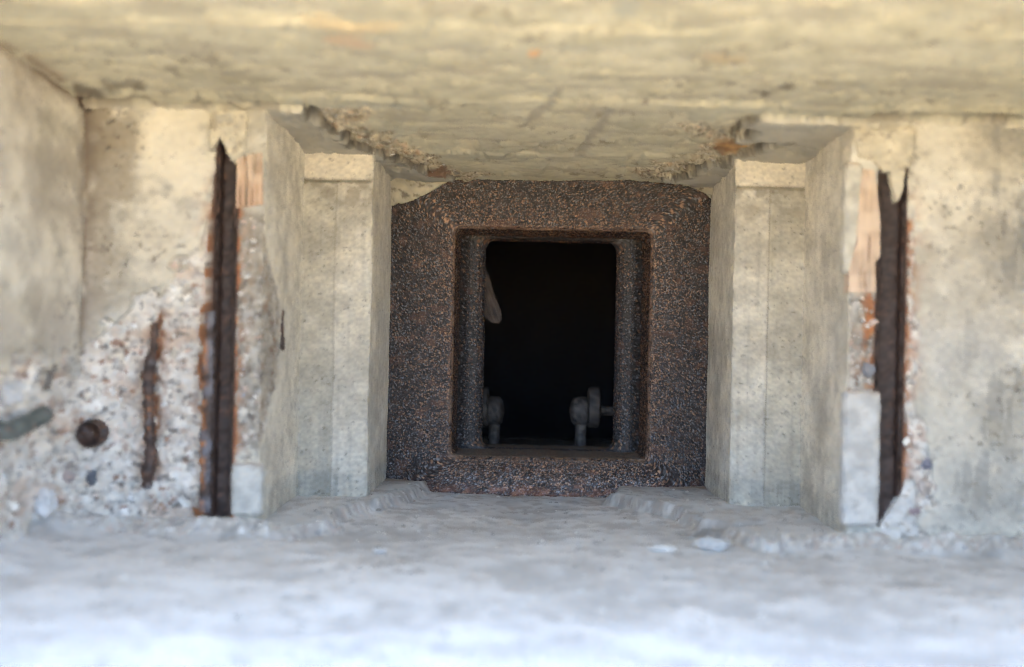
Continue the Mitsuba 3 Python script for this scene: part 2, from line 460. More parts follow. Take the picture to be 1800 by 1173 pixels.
    fs, fsp, fg = S[F].max(1), sp[F].all(1), (groove & ~fill)[F].any(1)
    side_f, front_f, rev_f, pier_f = fs == 0, (fs >= 1) & (fs <= 5), fs == 6, fs >= 7
    return P, V, N, C, F, S, spall, side_f, front_f, rev_f, pier_f, fsp


FLANK = (.42, .40, .36)
for side in ('left', 'right'):
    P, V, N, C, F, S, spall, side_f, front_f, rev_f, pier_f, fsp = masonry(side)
    left = side == 'left'
    wall = numbered('side_wall')
    fl = box_vf(-3, XS_L - .05, EAVE, 5.3, -1.4, .9) if left else box_vf(XS_R + .05, 3.2, EAVE, 5.3, -1.4, .9)
    fl2 = box_vf(XS_L - .06, XS_L + .004, EAVE - .02, EAVE + .015, -.3, .45) if left else box_vf(XS_R - .004, XS_R + .06, EAVE - .02, EAVE + .015, -.3, .45)
    put(wall, *join(sub(V, F, C, side_f & ~fsp), (*fl, FLANK), (*fl2, FLANK)))
    face = numbered('front_wall')
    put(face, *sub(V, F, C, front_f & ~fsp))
    put(face + '__reveal', *sub(V, F, C, rev_f & ~fsp))
    pier = numbered('concrete_pier')
    caph = .262 if left else .264
    high = P[F].mean(1)[:, 2] > caph
    put(pier + '__body', *sub(V, F, C, pier_f & ~high))
    put(pier + '__cap', *sub(V, F, C, pier_f & high))
    if left:
        put(wall + '__broken_patch', *sub(V, F, C, side_f & fsp))
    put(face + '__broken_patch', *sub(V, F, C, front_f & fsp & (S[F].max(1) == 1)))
    put(face + '__broken_jamb', *sub(V, F, C, fsp & ((S[F].max(1) == 5) | rev_f)))
    # single stones in the broken concrete
    if left:
        m = (spall > .8) & (S == 1) & (P[:, 2] > -.28) & (P[:, 0] < GL0 - .008)
        stones(face, V[m], N[m], 54, (.0038, .0115), 100)
        m = (spall > .8) & (S == 0) & (P[:, 2] > -.28) & (P[:, 1] > 1.6)
        stones(wall, V[m], N[m], 40, (.005, .013), 101)
        m = (spall > .8) & (S == 5) & (np.abs(P[:, 0] - (GL1 + RV_L) / 2) < .014)
        stones(face, V[m], N[m], 40, (.0032, .0065), 102)
    else:
        m = (spall > .8) & (S == 1) & (P[:, 0] > GR1 + .006) & (P[:, 2] > -.28)
        stones(face, V[m], N[m], 34, (.0035, .0085), 103)
        m = (spall > .8) & (S == 5)
        stones(face, V[m], N[m], 30, (.003, .0065), 104)


def crust(key, outline, y0, thick, seed, col=(.52, .47, .37)):
    """A lump of concrete with a ragged outline left hanging over a groove."""
    from shapely.geometry import Polygon as Pg_
    p = Pg_([wall_pt(a, b, YF) for a, b in outline]).buffer(.001)
    m = trimesh.creation.extrude_polygon(p, thick)
    Vm = np.stack([m.vertices[:, 0], y0 + thick - m.vertices[:, 2], m.vertices[:, 1]], 1)
    m = trimesh.Trimesh(*trimesh.remesh.subdivide_to_size(Vm, m.faces, .003, max_iter=12)); m.merge_vertices()
    Vm, Nm = np.array(m.vertices), np.array(m.vertex_normals)
    Vm = Vm + Nm * ((nz(Vm, .009, 4, seed) - .5) * .007 + (nz(Vm, .03, 2, seed + 1) - .5) * .006)[:, None]
    Cm = np.array(col) * (.65 + .7 * nz(Vm, .012, 4, seed + 2))[:, None]
    put(key, Vm, np.array(m.faces), lerp(Cm, (.24, .2, .15), .6 * sst(.58, .7, nz(Vm, .008, 3, seed + 3))))


crust('front_wall__mortar_lump', [(372, 196), (432, 196), (430, 262), (424, 268), (414, 285), (405, 276), (398, 258), (389, 236), (380, 244), (372, 262)], YF - .006, .03, 170)
crust('front_wall_001__mortar_lump', [(1500, 232), (1600, 226), (1598, 290), (1591, 296), (1585, 300), (1580, 335), (1574, 354), (1567, 332), (1562, 300), (1552, 303), (1543, 294), (1530, 282), (1508, 276)], YF - .010, .03, 174)
crust('front_wall_001__mortar_lump_001', [(1547, 920), (1560, 902), (1580, 872), (1590, 842), (1600, 842), (1608, 940), (1545, 945)], YF - .004, .03, 178, (.54, .52, .49))
tag('side_wall', 'short concrete side wall at the left edge, its foot broken open to the stones', 'wall')
tag('side_wall_001', 'concrete side wall just outside the right edge', 'wall')
tag('front_wall', 'concrete wall face left of the opening, lower part broken away around a rusty bar', 'wall')
tag('front_wall_001', 'mostly whole concrete wall face right of the opening, grey stains and painted corner shading on pale cement', 'wall')
tag('concrete_pier', 'square concrete pier on the left of the rusty steel opening', 'pier')
tag('concrete_pier_001', 'square concrete pier on the right of the rusty steel opening', 'pier')
tag('front_wall__reveal', 'grey board-marked reveal')
tag('front_wall__broken_patch', 'broken concrete showing its stones and rust')
tag('side_wall__broken_patch', 'crumbled foot with loose stones')


# ------------------------------------------------------------------ ceiling and floor
def board_lines(y, at, w):
    return sum(np.exp(-((y - a) / w) ** 2) for a in at)


def sheet(x0, x1, dx, y0, y1, dy):
    X, Y = np.meshgrid(np.arange(x0, x1, dx), np.arange(y0, y1, dy), indexing='ij')
    return X.ravel(), Y.ravel(), X.shape


x, y, shp = sheet(-.70, .79, .0027, EAVE - .02, 2.70, .0046)
P = np.stack([x, y, np.zeros_like(x)], 1)
n1, n2, n3, warp = nz(P, .14, 3, 201), nz(P, .03, 3, 202), nz(P, .008, 3, 203), nz(P, .04, 4, 204)
eL = np.interp(y, [1.9, 2.03, 2.12, 2.26, 2.36, 2.44, 2.55, 2.63, 2.66, 2.7], [-.345, -.322, -.318, -.300, -.268, -.238, -.182, -.145, -.20, -.28])
eR = np.interp(y, [1.9, 2.03, 2.09, 2.20, 2.30, 2.34, 2.46, 2.58, 2.66, 2.7], [.345, .318, .302, .325, .362, .352, .298, .232, .30, .36])
sL = eL + (nz(P, .035, 5, 205) - .5) * .075 - x
sR = x - eR + (nz(P, .035, 5, 206) - .5) * .075
front = y - 2.022 + (nz(P, .03, 3, 207) - .5) * .02
slL, slR = sst(0, .003, np.minimum(sL, front)), sst(0, .003, np.minimum(sR, front))
rzL = sst(-.085, -.06, sL + (warp - .5) * .05) * (1 - slL) * sst(2.03, 2.06, y) * sst(.0, .01, y - 2.0)
rzR = sst(-.09, -.06, sR + (warp - .5) * .06) * (1 - slR) * sst(2.06, 2.12, y)
rz = np.maximum(rzL, rzR)
at = [1.42, 1.585, 1.79, 1.97, 2.16, 2.385, 2.56]
ln = board_lines(y + .006 * (nz(P, (.2, .2, 1), 2, 208) - .5), at, .005) * sst(.3, .5, nz(P, (.12, .03, 1), 3, 209))
step = (np.searchsorted(at, y) % 2) * .0022
grain = nz(np.stack([x / .05, y / .03, y * 0], 1), 1., 3, 210)
flake = nz(np.stack([x / .035, y / .05, y * 0], 1), 1., 4, 211)
D = (n1 - .5) * .012 + (n2 - .5) * .005 + (n3 - .5) * .0022 + step + (grain - .5) * .003 - .0045 * ln
D += .004 * sst(.60, .64, flake)                       # small shallow scales that have come off
hgt, RC = rubble(P, rz, seed=212, per_m2=9000, spread=(.004, .011))
layer = nz(np.stack([x / .030, y / .045, y * 0], 1), 1., 4, 213)
q6 = layer * 9; ter = np.floor(q6) + sst(.72, .98, q6 - np.floor(q6)); crk = rz * np.exp(-(((q6 - np.floor(q6)) - .84) / .13) ** 2)
D += rz * (.004 - hgt * .35 + (ter / 9 - .5) * .022 + (nz(P, (.012, .012, 1), 3, 220) - .5) * .008)
D -= .011 * np.maximum(slL, slR)
hole = blobs(x, y, warp, [(*ceil_pt(1310, 226), .020, .045, 1), (*ceil_pt(1333, 258), .013, .045, 1), (*ceil_pt(1385, 252), .035, .018, 1), (*ceil_pt(548, 196), .010, .05, 1), (*ceil_pt(620, 240), .022, .014, 1), (*ceil_pt(700, 285), .03, .014, 1), (*ceil_pt(1215, 292), .022, .014, 1)])
rusty = blobs(x, y, warp, [(*ceil_pt(1290, 256), .036, .06, 1)])
D += hole * .04
crack = np.exp(-((y - (2.285 + .25 * (x - .36) + .01 * (warp - .5))) / .007) ** 2) * (x > .345) * (x < .425) * slR
D += .014 * crack
zf = .10 * (1 - sst(EAVE - .02, EAVE + .015, y))
Z = ceil_z(y) + D + zf
C = lerp((.36, .34, .26), (.54, .51, .40), sst(.28, .72, n1 * .45 + n2 * .40 + grain * .15))
C = lerp(C, (.42, .405, .33), .5 * sst(.45, .7, nz(P, (.30, .12, 1), 3, 214)))
C *= (.86 + .28 * n3)[:, None]
C = lerp(C, (.20, .175, .135), .7 * sst(.62, .70, nz(P, (.016, .022, 1), 4, 215)) * sst(.42, .58, nz(P, (.12, .12, 1), 3, 221)))
C = lerp(C, (.60, .55, .40), .4 * ln * sst(.4, .6, nz(P, (.08, .05, 1), 2, 216)))
C = lerp(C, (.66, .61, .47), .35 * sst(.60, .66, flake))
C = lerp(C, (.30, .275, .225), .5 * sst(.56, .70, nz(np.stack([x / .10, y / .03, y * 0], 1), 1., 4, 217)))
slab_m = np.maximum(slL, slR)
C = lerp(C, np.array((.37, .355, .315)) * (.85 + .3 * n2)[:, None], .9 * slab_m)
C = lerp(C, (.62, .57, .46), .8 * slab_m * (1 - sst(.0, .022, front)))
RC = lerp(RC * (1.15, 1.08, .90), (.22, .18, .13), .6 * sst(.5, .68, nz(P, (.018, .010, 1), 4, 218)))
C = lerp(C, RC, rz * (.45 + .55 * sst(.3, .6, n2)))
C = lerp(C, (.10, .08, .065), .85 * crk)
C = lerp(C, (.09, .075, .06), .9 * np.exp(-np.abs(np.maximum(sL, sR)) / .007) * (y > 2.04) * sst(.25, .45, warp))
C = lerp(C, lerp((.20, .11, .055), (.44, .25, .11), sst(.3, .7, n2)), .9 * rusty * (1 - slab_m)); C = lerp(C, (.07, .055, .045), .9 * hole)
# marks of their own on the soffit: rust spots, brown scabs, two scars
for px, py, rx, ry, col, s in [(938, 93, .010, .020, (.62, .30, .10), .9), (620, 66, .030, .035, (.48, .30, .19), .75), (840, 128, .028, .02, (.52, .36, .26), .5), (600, 40, .06, .03, (.66, .46, .22), .5),
                               (1135, 182, .006, .018, (.16, .13, .10), .8), (1180, 200, .005, .015, (.2, .16, .12), .7), (1270, 100, .03, .02, (.60, .42, .22), .4),
                               (1640, 75, .006, .02, (.2, .17, .13), .6), (770, 298, .022, .035, (.20, .10, .06), .9), (1100, 20, .012, .04, (.28, .30, .28), .6), (215, 152, .035, .03, (.17, .15, .12), .8), (150, 160, .02, .05, (.12, .10, .08), .9), (1380, 158, .012, .02, (.13, .11, .09), .9), (1345, 168, .008, .02, (.13, .11, .09), .9), (1480, 150, .05, .012, (.24, .22, .17), .6), (440, 140, .05, .02, (.25, .23, .18), .6)]:
    cx, cy = ceil_pt(px, py)
    C = lerp(C, col, (.62 if col[0] > .4 else .85) * s * blobs(x, y, warp, [(cx, cy, rx, ry, 1)]))
for a, b in (((985, 165), (925, 225)), ((1072, 195), (1020, 275))):
    (ax, ay), (bx, by) = ceil_pt(*a), ceil_pt(*b)
    t = np.clip(((x - ax) * (bx - ax) + (y - ay) * (by - ay)) / ((bx - ax) ** 2 + (by - ay) ** 2), 0, 1)
    d = np.hypot((x - ax - t * (bx - ax)), (y - ay - t * (by - ay)) * .45) + (warp - .5) * .02
    sc = 1 - sst(.004, .011, d)
    C = lerp(C, (.27, .25, .22), .55 * sc); D2 = sc * .003
    Z = Z + D2
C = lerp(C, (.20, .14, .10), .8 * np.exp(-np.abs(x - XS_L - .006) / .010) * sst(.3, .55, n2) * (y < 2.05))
seam = np.exp(-np.abs(y - 2.015) / .016) * (np.abs(x - .036) > .40) * sst(.42, .6, nz(P, (.035, .03, 1), 4, 219))
C = lerp(C, (.12, .10, .08), .9 * seam)
Z = Z + .012 * seam
V = np.stack([x, y, Z], 1)
F = grid_faces(*shp, flip=True)
fL, fR = (slL > .5)[F].any(1), (slR > .5)[F].any(1)
fE = (rz > .5)[F].all(1) & ~fL & ~fR
eastE = x[F].mean(1) > 0
put('ceiling', *join(sub(V, F, C, ~fL & ~fR & ~fE), (*box_vf(-3.1, 3.3, EAVE, 5.35, .435, .95), FLANK)))
put('ceiling__broken_slab', *sub(V, F, C, fL)); put('ceiling__broken_slab_001', *sub(V, F, C, fR))
put('ceiling__broken_edge', *sub(V, F, C, fE & ~eastE)); put('ceiling__broken_edge_001', *sub(V, F, C, fE & eastE))
tag('ceiling', 'yellowish concrete soffit with board marks above the opening', kind='structure')
tag('ceiling__broken_slab', 'lower slab with a broken edge over the left pier'); tag('ceiling__broken_slab_001', 'lower slab with a broken edge over the right pier')
DN = np.tile([0, 0, -1.], (len(V), 1))
for m, k, sd in ((rzL > .8, 38, 120), (rzR > .8, 34, 121)):
    m = m & (np.abs(x - .036) < .42)
    stones('ceiling', V[m], DN[m], k, (.004, .009), sd, sink=.75)

x, y, shp = sheet(-.72, .80, .0027, .62, 2.70, .0046)
P = np.stack([x, y, np.zeros_like(x)], 1)
n1, n2, n3, warp = nz(P, .16, 3, 301), nz(P, .035, 3, 302), nz(P, .009, 3, 303), nz(P, .04, 4, 304)
eL = np.interp(y, [1.97, 2.00, 2.10, 2.22, 2.34, 2.45, 2.55, 2.62, 2.66, 2.7], [-.40, -.345, -.29, -.262, -.232, -.205, -.180, -.172, -.165, -.16])
eR = np.interp(y, [1.95, 2.00, 2.10, 2.22, 2.34, 2.45, 2.52, 2.58, 2.66, 2.7], [.40, .33, .285, .252, .222, .170, .146, .142, .15, .15])
sL = eL + (nz(P, .07, 2, 305) - .5) * .05 + (nz(P, .02, 2, 315) - .5) * .004 - x
sR = x - eR + (nz(P, .07, 2, 306) - .5) * .05 + (nz(P, .02, 2, 316) - .5) * .004
front = y - 1.985 + (nz(P, .05, 3, 307) - .5) * .05
lg = np.maximum(sst(0, .022, sL), sst(0, .022, sR)) * sst(-.02, .07, front)
near = np.exp(-np.maximum(-np.maximum(sL, sR), 0) / .02) * (1 - lg) * (y > 1.98)
hgt, RC = rubble(P, np.maximum(near, 4 * lg * (1 - lg)), seed=308, per_m2=7000, spread=(.003, .009))
edge_m = np.clip(4 * lg * (1 - lg) + .6 * near, 0, 1)
D = (n1 - .5) * .011 + (n2 - .5) * .0045 + (n3 - .5) * .003 + .022 * lg + edge_m * (hgt * .5 + (nz(P, .010, 3, 309) - .5) * .005)
foot = np.exp(-np.abs(y - 2.00) / .03) * (np.abs(x) > .36) * (y < 2.05)
D += foot * (.010 + .03 * (nz(P, .035, 4, 310) - .45))
D += .02 * np.exp(-(x - XS_L) / .03) * sst(1.2, 1.7, y) * nz(P, .05, 3, 311)
D -= blobs(x, y, warp, [(*floor_pt(1270, 940), .05, .03, 1)]) * .012
D -= .25 * (1 - sst(.62, .68, y))
C = lerp((.40, .385, .365), (.53, .515, .495), sst(.3, .7, n1 * .5 + n2 * .5))
C *= (.86 + .28 * n3)[:, None]
C = lerp(C, (.64, .63, .61), .3 * sst(.55, .68, nz(P, .06, 4, 312)))
C = lerp(C, (.30, .285, .26), .22 * sst(.57, .70, nz(P, .07, 4, 313)))
C = lerp(C, (.46, .44, .41), .5 * lg); C = lerp(C, RC, .6 * edge_m)
C = lerp(C, (.30, .27, .24), .5 * sst(.5, .65, nz(P, .022, 4, 314)) * sst(2.0, 2.2, y))
C = lerp(C, (.26, .25, .235), .55 * sst(.64, .72, nz(P, .026, 4, 317)) * sst(.42, .6, nz(P, .15, 3, 318)))
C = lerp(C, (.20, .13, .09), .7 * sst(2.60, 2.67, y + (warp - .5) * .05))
C = lerp(C, (.22, .2, .18), .6 * blobs(x, y, warp, [(*floor_pt(1270, 940), .05, .025, 1)]))
V = np.stack([x, y, -.287 + D], 1)
F = grid_faces(*shp)
fl = (lg > .5)[F].any(1); east = x[F].mean(1) > 0
put('floor', *join(sub(V, F, C, ~fl), (*box_vf(-3.1, 3.3, .68, 5.35, -1.5, -.335), FLANK)))
put('floor__ledge', *sub(V, F, C, fl & ~east)); put('floor__ledge_001', *sub(V, F, C, fl & east))
tag('floor', 'pale weathered concrete sill in front of the opening', kind='structure')
tag('floor__ledge', 'raised strip with a crumbled edge along the left pier'); tag('floor__ledge_001', 'raised strip with a crumbled edge along the right pier')
UP = np.tile([0, 0, 1.], (len(V), 1))
m = (edge_m > .6) & (y > 1.98) & (np.abs(x) < .42) & (y < 2.62)
stones('floor', V[m], UP[m], 46, (.003, .006), 130, sink=.55)

r = np.random.default_rng(140); grit = []
for _ in range(420):
    gx_, gy_ = r.uniform(-.5, .6), r.uniform(1.35, 2.64)
    k = np.argmin((x - gx_) ** 2 + (y - gy_) ** 2)
    if abs(gx_ - .036) > .40 and gy_ > 2.0: continue
    Vg, Fg = rock(r, r.uniform(.0014, .0042) * (1.25 if r.random() < .15 else 1), (1, 1, .7))
    grit.append((Vg + V[k], Fg, np.array((.56, .54, .5)) * r.uniform(.45, 1.25)))
put('floor__grit', *join(*grit), 'stone', smooth=40)
tag('floor__grit', 'crumbs of broken concrete lying on the sill', kind='stuff')

# mortar left in the corners above the steel
for k, (cx, w, hgt_, sg) in enumerate(((PR_L, .105, .048, 1), (PR_R, .055, .032, -1))):
    a = np.linspace(0, 1, 44); b = np.linspace(0, 1, 20)
    A, B = np.meshgrid(a, b, indexing='ij')
    low = hgt_ * ((1 - A ** 1.7) if k == 0 else np.clip(1 - A, 0, 1) ** 1.8) + .003
    X = cx - sg * .012 + sg * A * (w + .012)
    Zt = np.full_like(X, .315)
    Zl = .302 - low
    Y = 2.668 - .04 * (1 - B) ** 2
    Pm = np.stack([X, Y, Zt], -1); n = (nz(Pm, .014, 4, 330 + k) - .5)
    Zz = Zt * (1 - B) * 0 + (Zl + n * .010) + (.315 - Zl) * (1 - np.minimum(B * 1.2, 1)) ** 1.0
    Pm = np.stack([X, Y - n * .006, Zz], -1).reshape(-1, 3)
    Cm = np.array((.50, .45, .34)) * (.6 + .8 * nz(Pm, .014, 4, 332))[:, None]
    Cm = lerp(Cm, (.17, .14, .11), .75 * sst(.58, .68, nz(Pm, .009, 3, 333)))
    back = np.stack([X[:, -1], X[:, -1] * 0 + 2.70, Zz[:, -1]], 1)
    V2 = np.vstack([Pm, back]); n0 = len(Pm); last = np.arange(44) * 20 + 19
    F2 = np.vstack([grid_faces(44, 20), [(last[i], last[i + 1], n0 + i) for i in range(43)], [(last[i + 1], n0 + i + 1, n0 + i) for i in range(43)]])
    put('ceiling__mortar_corner' if k == 0 else 'ceiling__mortar_corner_001', V2, F2, np.vstack([Cm, Cm[last]]))


# ------------------------------------------------------------------ the rusty steel casting
def rrect(L, R, B, Tp, c, step):
    """Rounded rectangle in (x, z) with fixed counts per side and corner, so that rings match."""
    ns = [int(.37 / step), int(.43 / step)]
    pts = []
    cs = [(R - c, B + c, -90), (R - c, Tp - c, 0), (L + c, Tp - c, 90), (L + c, B + c, 180)]
    for k, (cx, cz, a0) in enumerate(cs):
        for t in np.linspace(0, 90, 10):
            a = math.radians(a0 + t); pts.append((cx + c * math.cos(a), cz + c * math.sin(a)))
        nx, nzv, _ = cs[(k + 1) % 4]
        a = math.radians(a0 + 90)
        p0 = np.array((cx + c * math.cos(a), cz + c * math.sin(a))); p1 = np.array((nx + c * math.cos(a), nzv + c * math.sin(a)))
        n = ns[1] if k % 2 == 0 else ns[0]
        for t in np.linspace(0, 1, n + 2)[1:-1]:
            pts.append(p0 + (p1 - p0) * t)
    return np.array(pts)


def rings(profile, step):
    """profile: rows ((L, R, B, T, corner), y, number of rows to the next)."""
    rows = []
    for (r0, y0, n), (r1, y1, _) in zip(profile[:-1], profile[1:]):
        for t in np.arange(n) / n:
            r = [a + (b - a) * t for a, b in zip(r0, r1)]
            c = rrect(*r, step)
            rows.append(np.stack([c[:, 0], np.full(len(c), y0 + (y1 - y0) * t), c[:, 1]], 1))
    c = rrect(*profile[-1][0], step)
    rows.append(np.stack([c[:, 0], np.full(len(c), profile[-1][1]), c[:, 1]], 1))
    G = np.array(rows)
    G = np.concatenate([G, G[:, :1]], 1)
    return G.reshape(-1, 3), G.shape[:2]


def vertex_normals(V, F):
    n = np.zeros_like(V); c = np.cross(V[F[:, 1]] - V[F[:, 0]], V[F[:, 2]] - V[F[:, 0]])
    for k in range(3): np.add.at(n, F[:, k], c)
    return n / np.maximum(np.linalg.norm(n, axis=1, keepdims=True), 1e-12)


def weld(V, F, C):
    key, first, inv = np.unique(np.round(V, 7), axis=0, return_index=True, return_inverse=True)
    return V[first], inv.reshape(-1)[F], C[first]


def cast_skin(V, F, seed, edge=None, rust=1.0):
    """Pitted, scaly cast steel: displaced points and speckled rust colours."""
    r = np.random.default_rng(seed)
    N = vertex_normals(V, F)
    a, b, c = nz(V, .05, 3, seed), nz(V, .010, 3, seed + 1), nz(V, .0034, 2, seed + 2)
    pit = sst(.62, .80, c)
    W = V + N * ((a - .5) * .003 + (b - .5) * .0018 + (c - .5) * .0013 - pit * .0008)[:, None]
    C = lerp((.024, .0165, .0155), (.058, .038, .034), sst(.3, .7, .5 * b + .5 * c)) * 1.0
    if rust < 1: C = lerp(C, (.064, .062, .064), np.full(len(V), .7))
    near = np.zeros(len(V)) if edge is None else edge
    zone = nz(V, .07, 3, seed + 7)
    n = int(len(V) * .60)                                    # granules of rust scale, each of one colour
    q = r.choice(len(V), n, replace=False)
    own = cKDTree(V[q] + r.normal(0, .0006, (n, 3))).query(V + r.normal(0, .0002, V.shape))[1]
    u, t = r.random(n)[own], r.random(n)[own]
    po = rust * (.09 + .13 * near + .16 * (zone - .5))
    C = C * (.65 + .7 * r.random(n)[own])[:, None]
    C = np.where((u < po)[:, None], lerp((.15, .075, .042), (.50, .28, .165), t ** 1.4), C)
    C = C * (.72 + .45 * near)[:, None]
    C = np.where((u > .84 - .16 * (1 - sst(-.235, -.17, V[:, 2])))[:, None], lerp((.06, .059, .060), (.24, .24, .255), t ** 1.8), C)  # extra grey granules low down: wear plus painted sky reflection
    C = np.where(((u > .74) & (u < .84))[:, None], np.array((.018, .015, .015)), C)
    W = W + N * ((t - .5) * .0014)[:, None]
    C = lerp(C, (.16, .07, .04), .35 * sst(.60, .74, nz(V, .02, 4, seed + 9)))
    return W, C


OP = (-.1426, .226, -.2176, .2112)
fp = [((-.29, .365, -.335, .335, .03), 2.681, 112),
      ((OP[0] - .005, OP[1] + .005, OP[2] - .005, OP[3] + .005, .016), 2.679, 5), ((*OP, .012), 2.685, 60), ((OP[0] + .002, OP[1] - .002, OP[2] + .001, OP[3] - .002, .012), 2.99, 1)]
V, shp = rings(fp, .00105)
# the lower lip leans out towards the foot and faces up
lean = sst(OP[2] + .004, -.264, V[:, 2]) * (V[:, 1] < 2.70) * sst(-.25, -.14, V[:, 0]) * (1 - sst(.22, .33, V[:, 0]))
V[:, 1] -= lean * .030
F = grid_faces(*shp, flip=False)
d_op = np.maximum.reduce([OP[0] - V[:, 0], V[:, 0] - OP[1], OP[2] - V[:, 2], V[:, 2] - OP[3]])
edge = np.exp(-np.abs(d_op) / .045)
W, C = cast_skin(V, F, 400, edge)
C = lerp(C, (.22, .09, .05), .55 * (1 - sst(-.285, -.258, V[:, 2] + .02 * (nz(V, .03, 3, 420) - .5))) * sst(.35, .6, nz(V, .012, 3, 421)))
C = lerp(C, (.26, .17, .12), .6 * np.exp(-(d_op / .006) ** 2) * (V[:, 1] < 2.70) * sst(.35, .6, nz(V, .01, 3, 422)))
dust = sst(.5, .9, 1 - np.abs(V[:, 2] - OP[2]) / .004) * (V[:, 1] > 2.683)
C = lerp(C, (.21, .165, .13), .75 * dust)
worn = lean * (1 - sst(.055, .075, np.abs(V[:, 2] + .225)) ) * (V[:, 1] < 2.70)  # lip wear, brightened by sky sheen put into the colour
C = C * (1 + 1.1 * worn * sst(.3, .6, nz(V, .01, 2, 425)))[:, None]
if np.mean(vertex_normals(V, F)[V[:, 1] < 2.681][:, 1]) > 0: F = F[:, ::-1]
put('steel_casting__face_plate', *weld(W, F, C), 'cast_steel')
IN = (-.0905, .1735, -.2155, .2050)
ip = [((OP[0] - .01, OP[1] + .01, OP[2] - .02, OP[3] + .02, .010), 2.868, 10), ((OP[0] + .016, OP[1] - .016, OP[2] - .012, OP[3] + .012, .012), 2.853, 10),
      ((IN[0] - .030, IN[1] + .030, IN[2] - .006, IN[3] + .006, .018), 2.851, 10), ((IN[0] - .014, IN[1] + .014, IN[2] - .003, IN[3] + .003, .021), 2.856, 6), ((IN[0] - .005, IN[1] + .005, IN[2] - .001, IN[3] + .001, .022), 2.864, 5),
      ((*IN, .022), 2.880, 14), ((IN[0] - .014, IN[1] + .014, IN[2] - .014, IN[3] + .014, .024), 2.985, 4), ((IN[0] - .12, IN[1] + .12, IN[2] - .12, IN[3] + .12, .03), 2.99, 1)]
V, shp = rings(ip, .0013)
F = grid_faces(*shp)
if np.mean(vertex_normals(V, F)[V[:, 1] < 2.8535][:, 1]) > 0: F = F[:, ::-1]
d_in = np.maximum.reduce([IN[0] - V[:, 0], V[:, 0] - IN[1]])
W, C = cast_skin(V, F, 440, np.exp(-np.abs(d_in) / .02), .55)
put('steel_casting__inner_frame', *weld(W, F, C), 'cast_steel')
tag('steel_casting', 'pitted rusty cast steel embrasure with a dark upright opening, set between the concrete piers', 'embrasure')

# ------------------------------------------------------------------ the dark room behind, and what shows in it
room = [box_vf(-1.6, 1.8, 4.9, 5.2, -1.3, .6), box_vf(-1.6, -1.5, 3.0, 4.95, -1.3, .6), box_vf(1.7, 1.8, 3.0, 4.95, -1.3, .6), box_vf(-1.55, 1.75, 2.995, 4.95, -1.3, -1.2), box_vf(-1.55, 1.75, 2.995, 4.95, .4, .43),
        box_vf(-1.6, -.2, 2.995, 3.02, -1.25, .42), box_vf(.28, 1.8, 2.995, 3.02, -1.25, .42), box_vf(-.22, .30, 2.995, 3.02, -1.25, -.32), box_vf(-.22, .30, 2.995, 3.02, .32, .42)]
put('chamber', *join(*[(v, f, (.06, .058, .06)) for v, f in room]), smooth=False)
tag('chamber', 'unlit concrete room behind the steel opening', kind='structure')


def hexagon(c, axis, r, half, seed):
    """A worn nut or disc: rounded prism about an axis."""
    prof = [(0, -half), (r * .86, -half), (r, -half * .7), (r, half * .7), (r * .86, half), (0, half)]
    n = 24 if seed % 2 else 6
    th = np.arange(n) / n * 2 * np.pi
    axis = np.asarray(axis, float); a = np.cross(axis, [0.1, .2, 1]); a /= np.linalg.norm(a); b = np.cross(axis, a)
    Vv = np.array([[np.asarray(c) + axis * h + rr * (math.cos(t) * a + math.sin(t) * b) for t in th] for rr, h in prof])
    G = np.concatenate([Vv, Vv[:, :1]], 1)
    return G.reshape(-1, 3), grid_faces(*G.shape[:2])


def dull(V, seed):
    return lerp((.045, .04, .038), (.115, .10, .09), sst(.3, .7, nz(V, .008, 3, seed)))


DB = 3.10
for k, (px, side_x) in enumerate(((1022, 1), (870, -1))):
    bx, bz = wall_pt(px, 722, DB)
    nm = 'clamp_bolt' if k == 0 else 'clamp_bolt_001'
    V, F = rod([(bx - .003, DB, -.42), (bx, DB, bz - .01)], [.0125, .0125], seed=501 + k); put(nm + '__shank', V, F, dull(V, 502), 'rusty_metal')
    V, F = rod([(bx - .022, DB, bz), (bx - .018, DB, bz), (bx + .006, DB, bz), (bx + .016, DB, bz)], [.022, .029, .033, .026], n=20, seed=508 + k, rough=.002)
    put(nm + '__nut', V, F, dull(V, 503), 'rusty_metal', smooth=35)
    V, F = hexagon((bx + .027 * side_x, DB + .004, bz + .008), (1, 0, 0), .045, .014, 3); put(nm + '__washer', V, F, dull(V, 504), 'rusty_metal', smooth=35)
    V, F = rod([(bx + .02 * side_x, DB, bz + .002), (bx + .10 * side_x, DB, bz + .002)], [.011, .011], seed=505 + k); put(nm + '__pin', V, F, dull(V, 506), 'rusty_metal')
tag('clamp_bolt', 'dull steel eye bolt with nut and thick disc, inside the dark opening at lower right', 'bolt')
tag('clamp_bolt_001', 'dull steel eye bolt partly hidden behind the left jamb inside the dark opening', 'bolt')
from shapely.geometry import Polygon
tongue = Polygon([wall_pt(px, py, 3.06) for px, py in [(835, 440), (858, 480), (868, 515), (881, 548), (882, 560), (876, 568), (866, 567), (852, 556), (835, 552)]]).buffer(-.003).buffer(.003)
m = trimesh.creation.extrude_polygon(tongue, .022)
m = trimesh.Trimesh(np.stack([m.vertices[:, 0], 3.06 + m.vertices[:, 2], m.vertices[:, 1]], 1), m.faces[:, ::-1])
for _ in range(3): m = m.subdivide()
V = m.vertices + (nz(m.vertices, .01, 3, 510)[:, None] - .5) * .002
put('steel_tongue', V, m.faces, dull(V, 511) * (1.35, 1.1, .95) * (.6 + .8 * nz(V, .004, 2, 512))[:, None], 'rusty_metal', smooth=40)
tag('steel_tongue', 'blunt rusty steel tongue hanging behind the left jamb of the dark opening', 'lever')

# ------------------------------------------------------------------ steel channels in the grooves


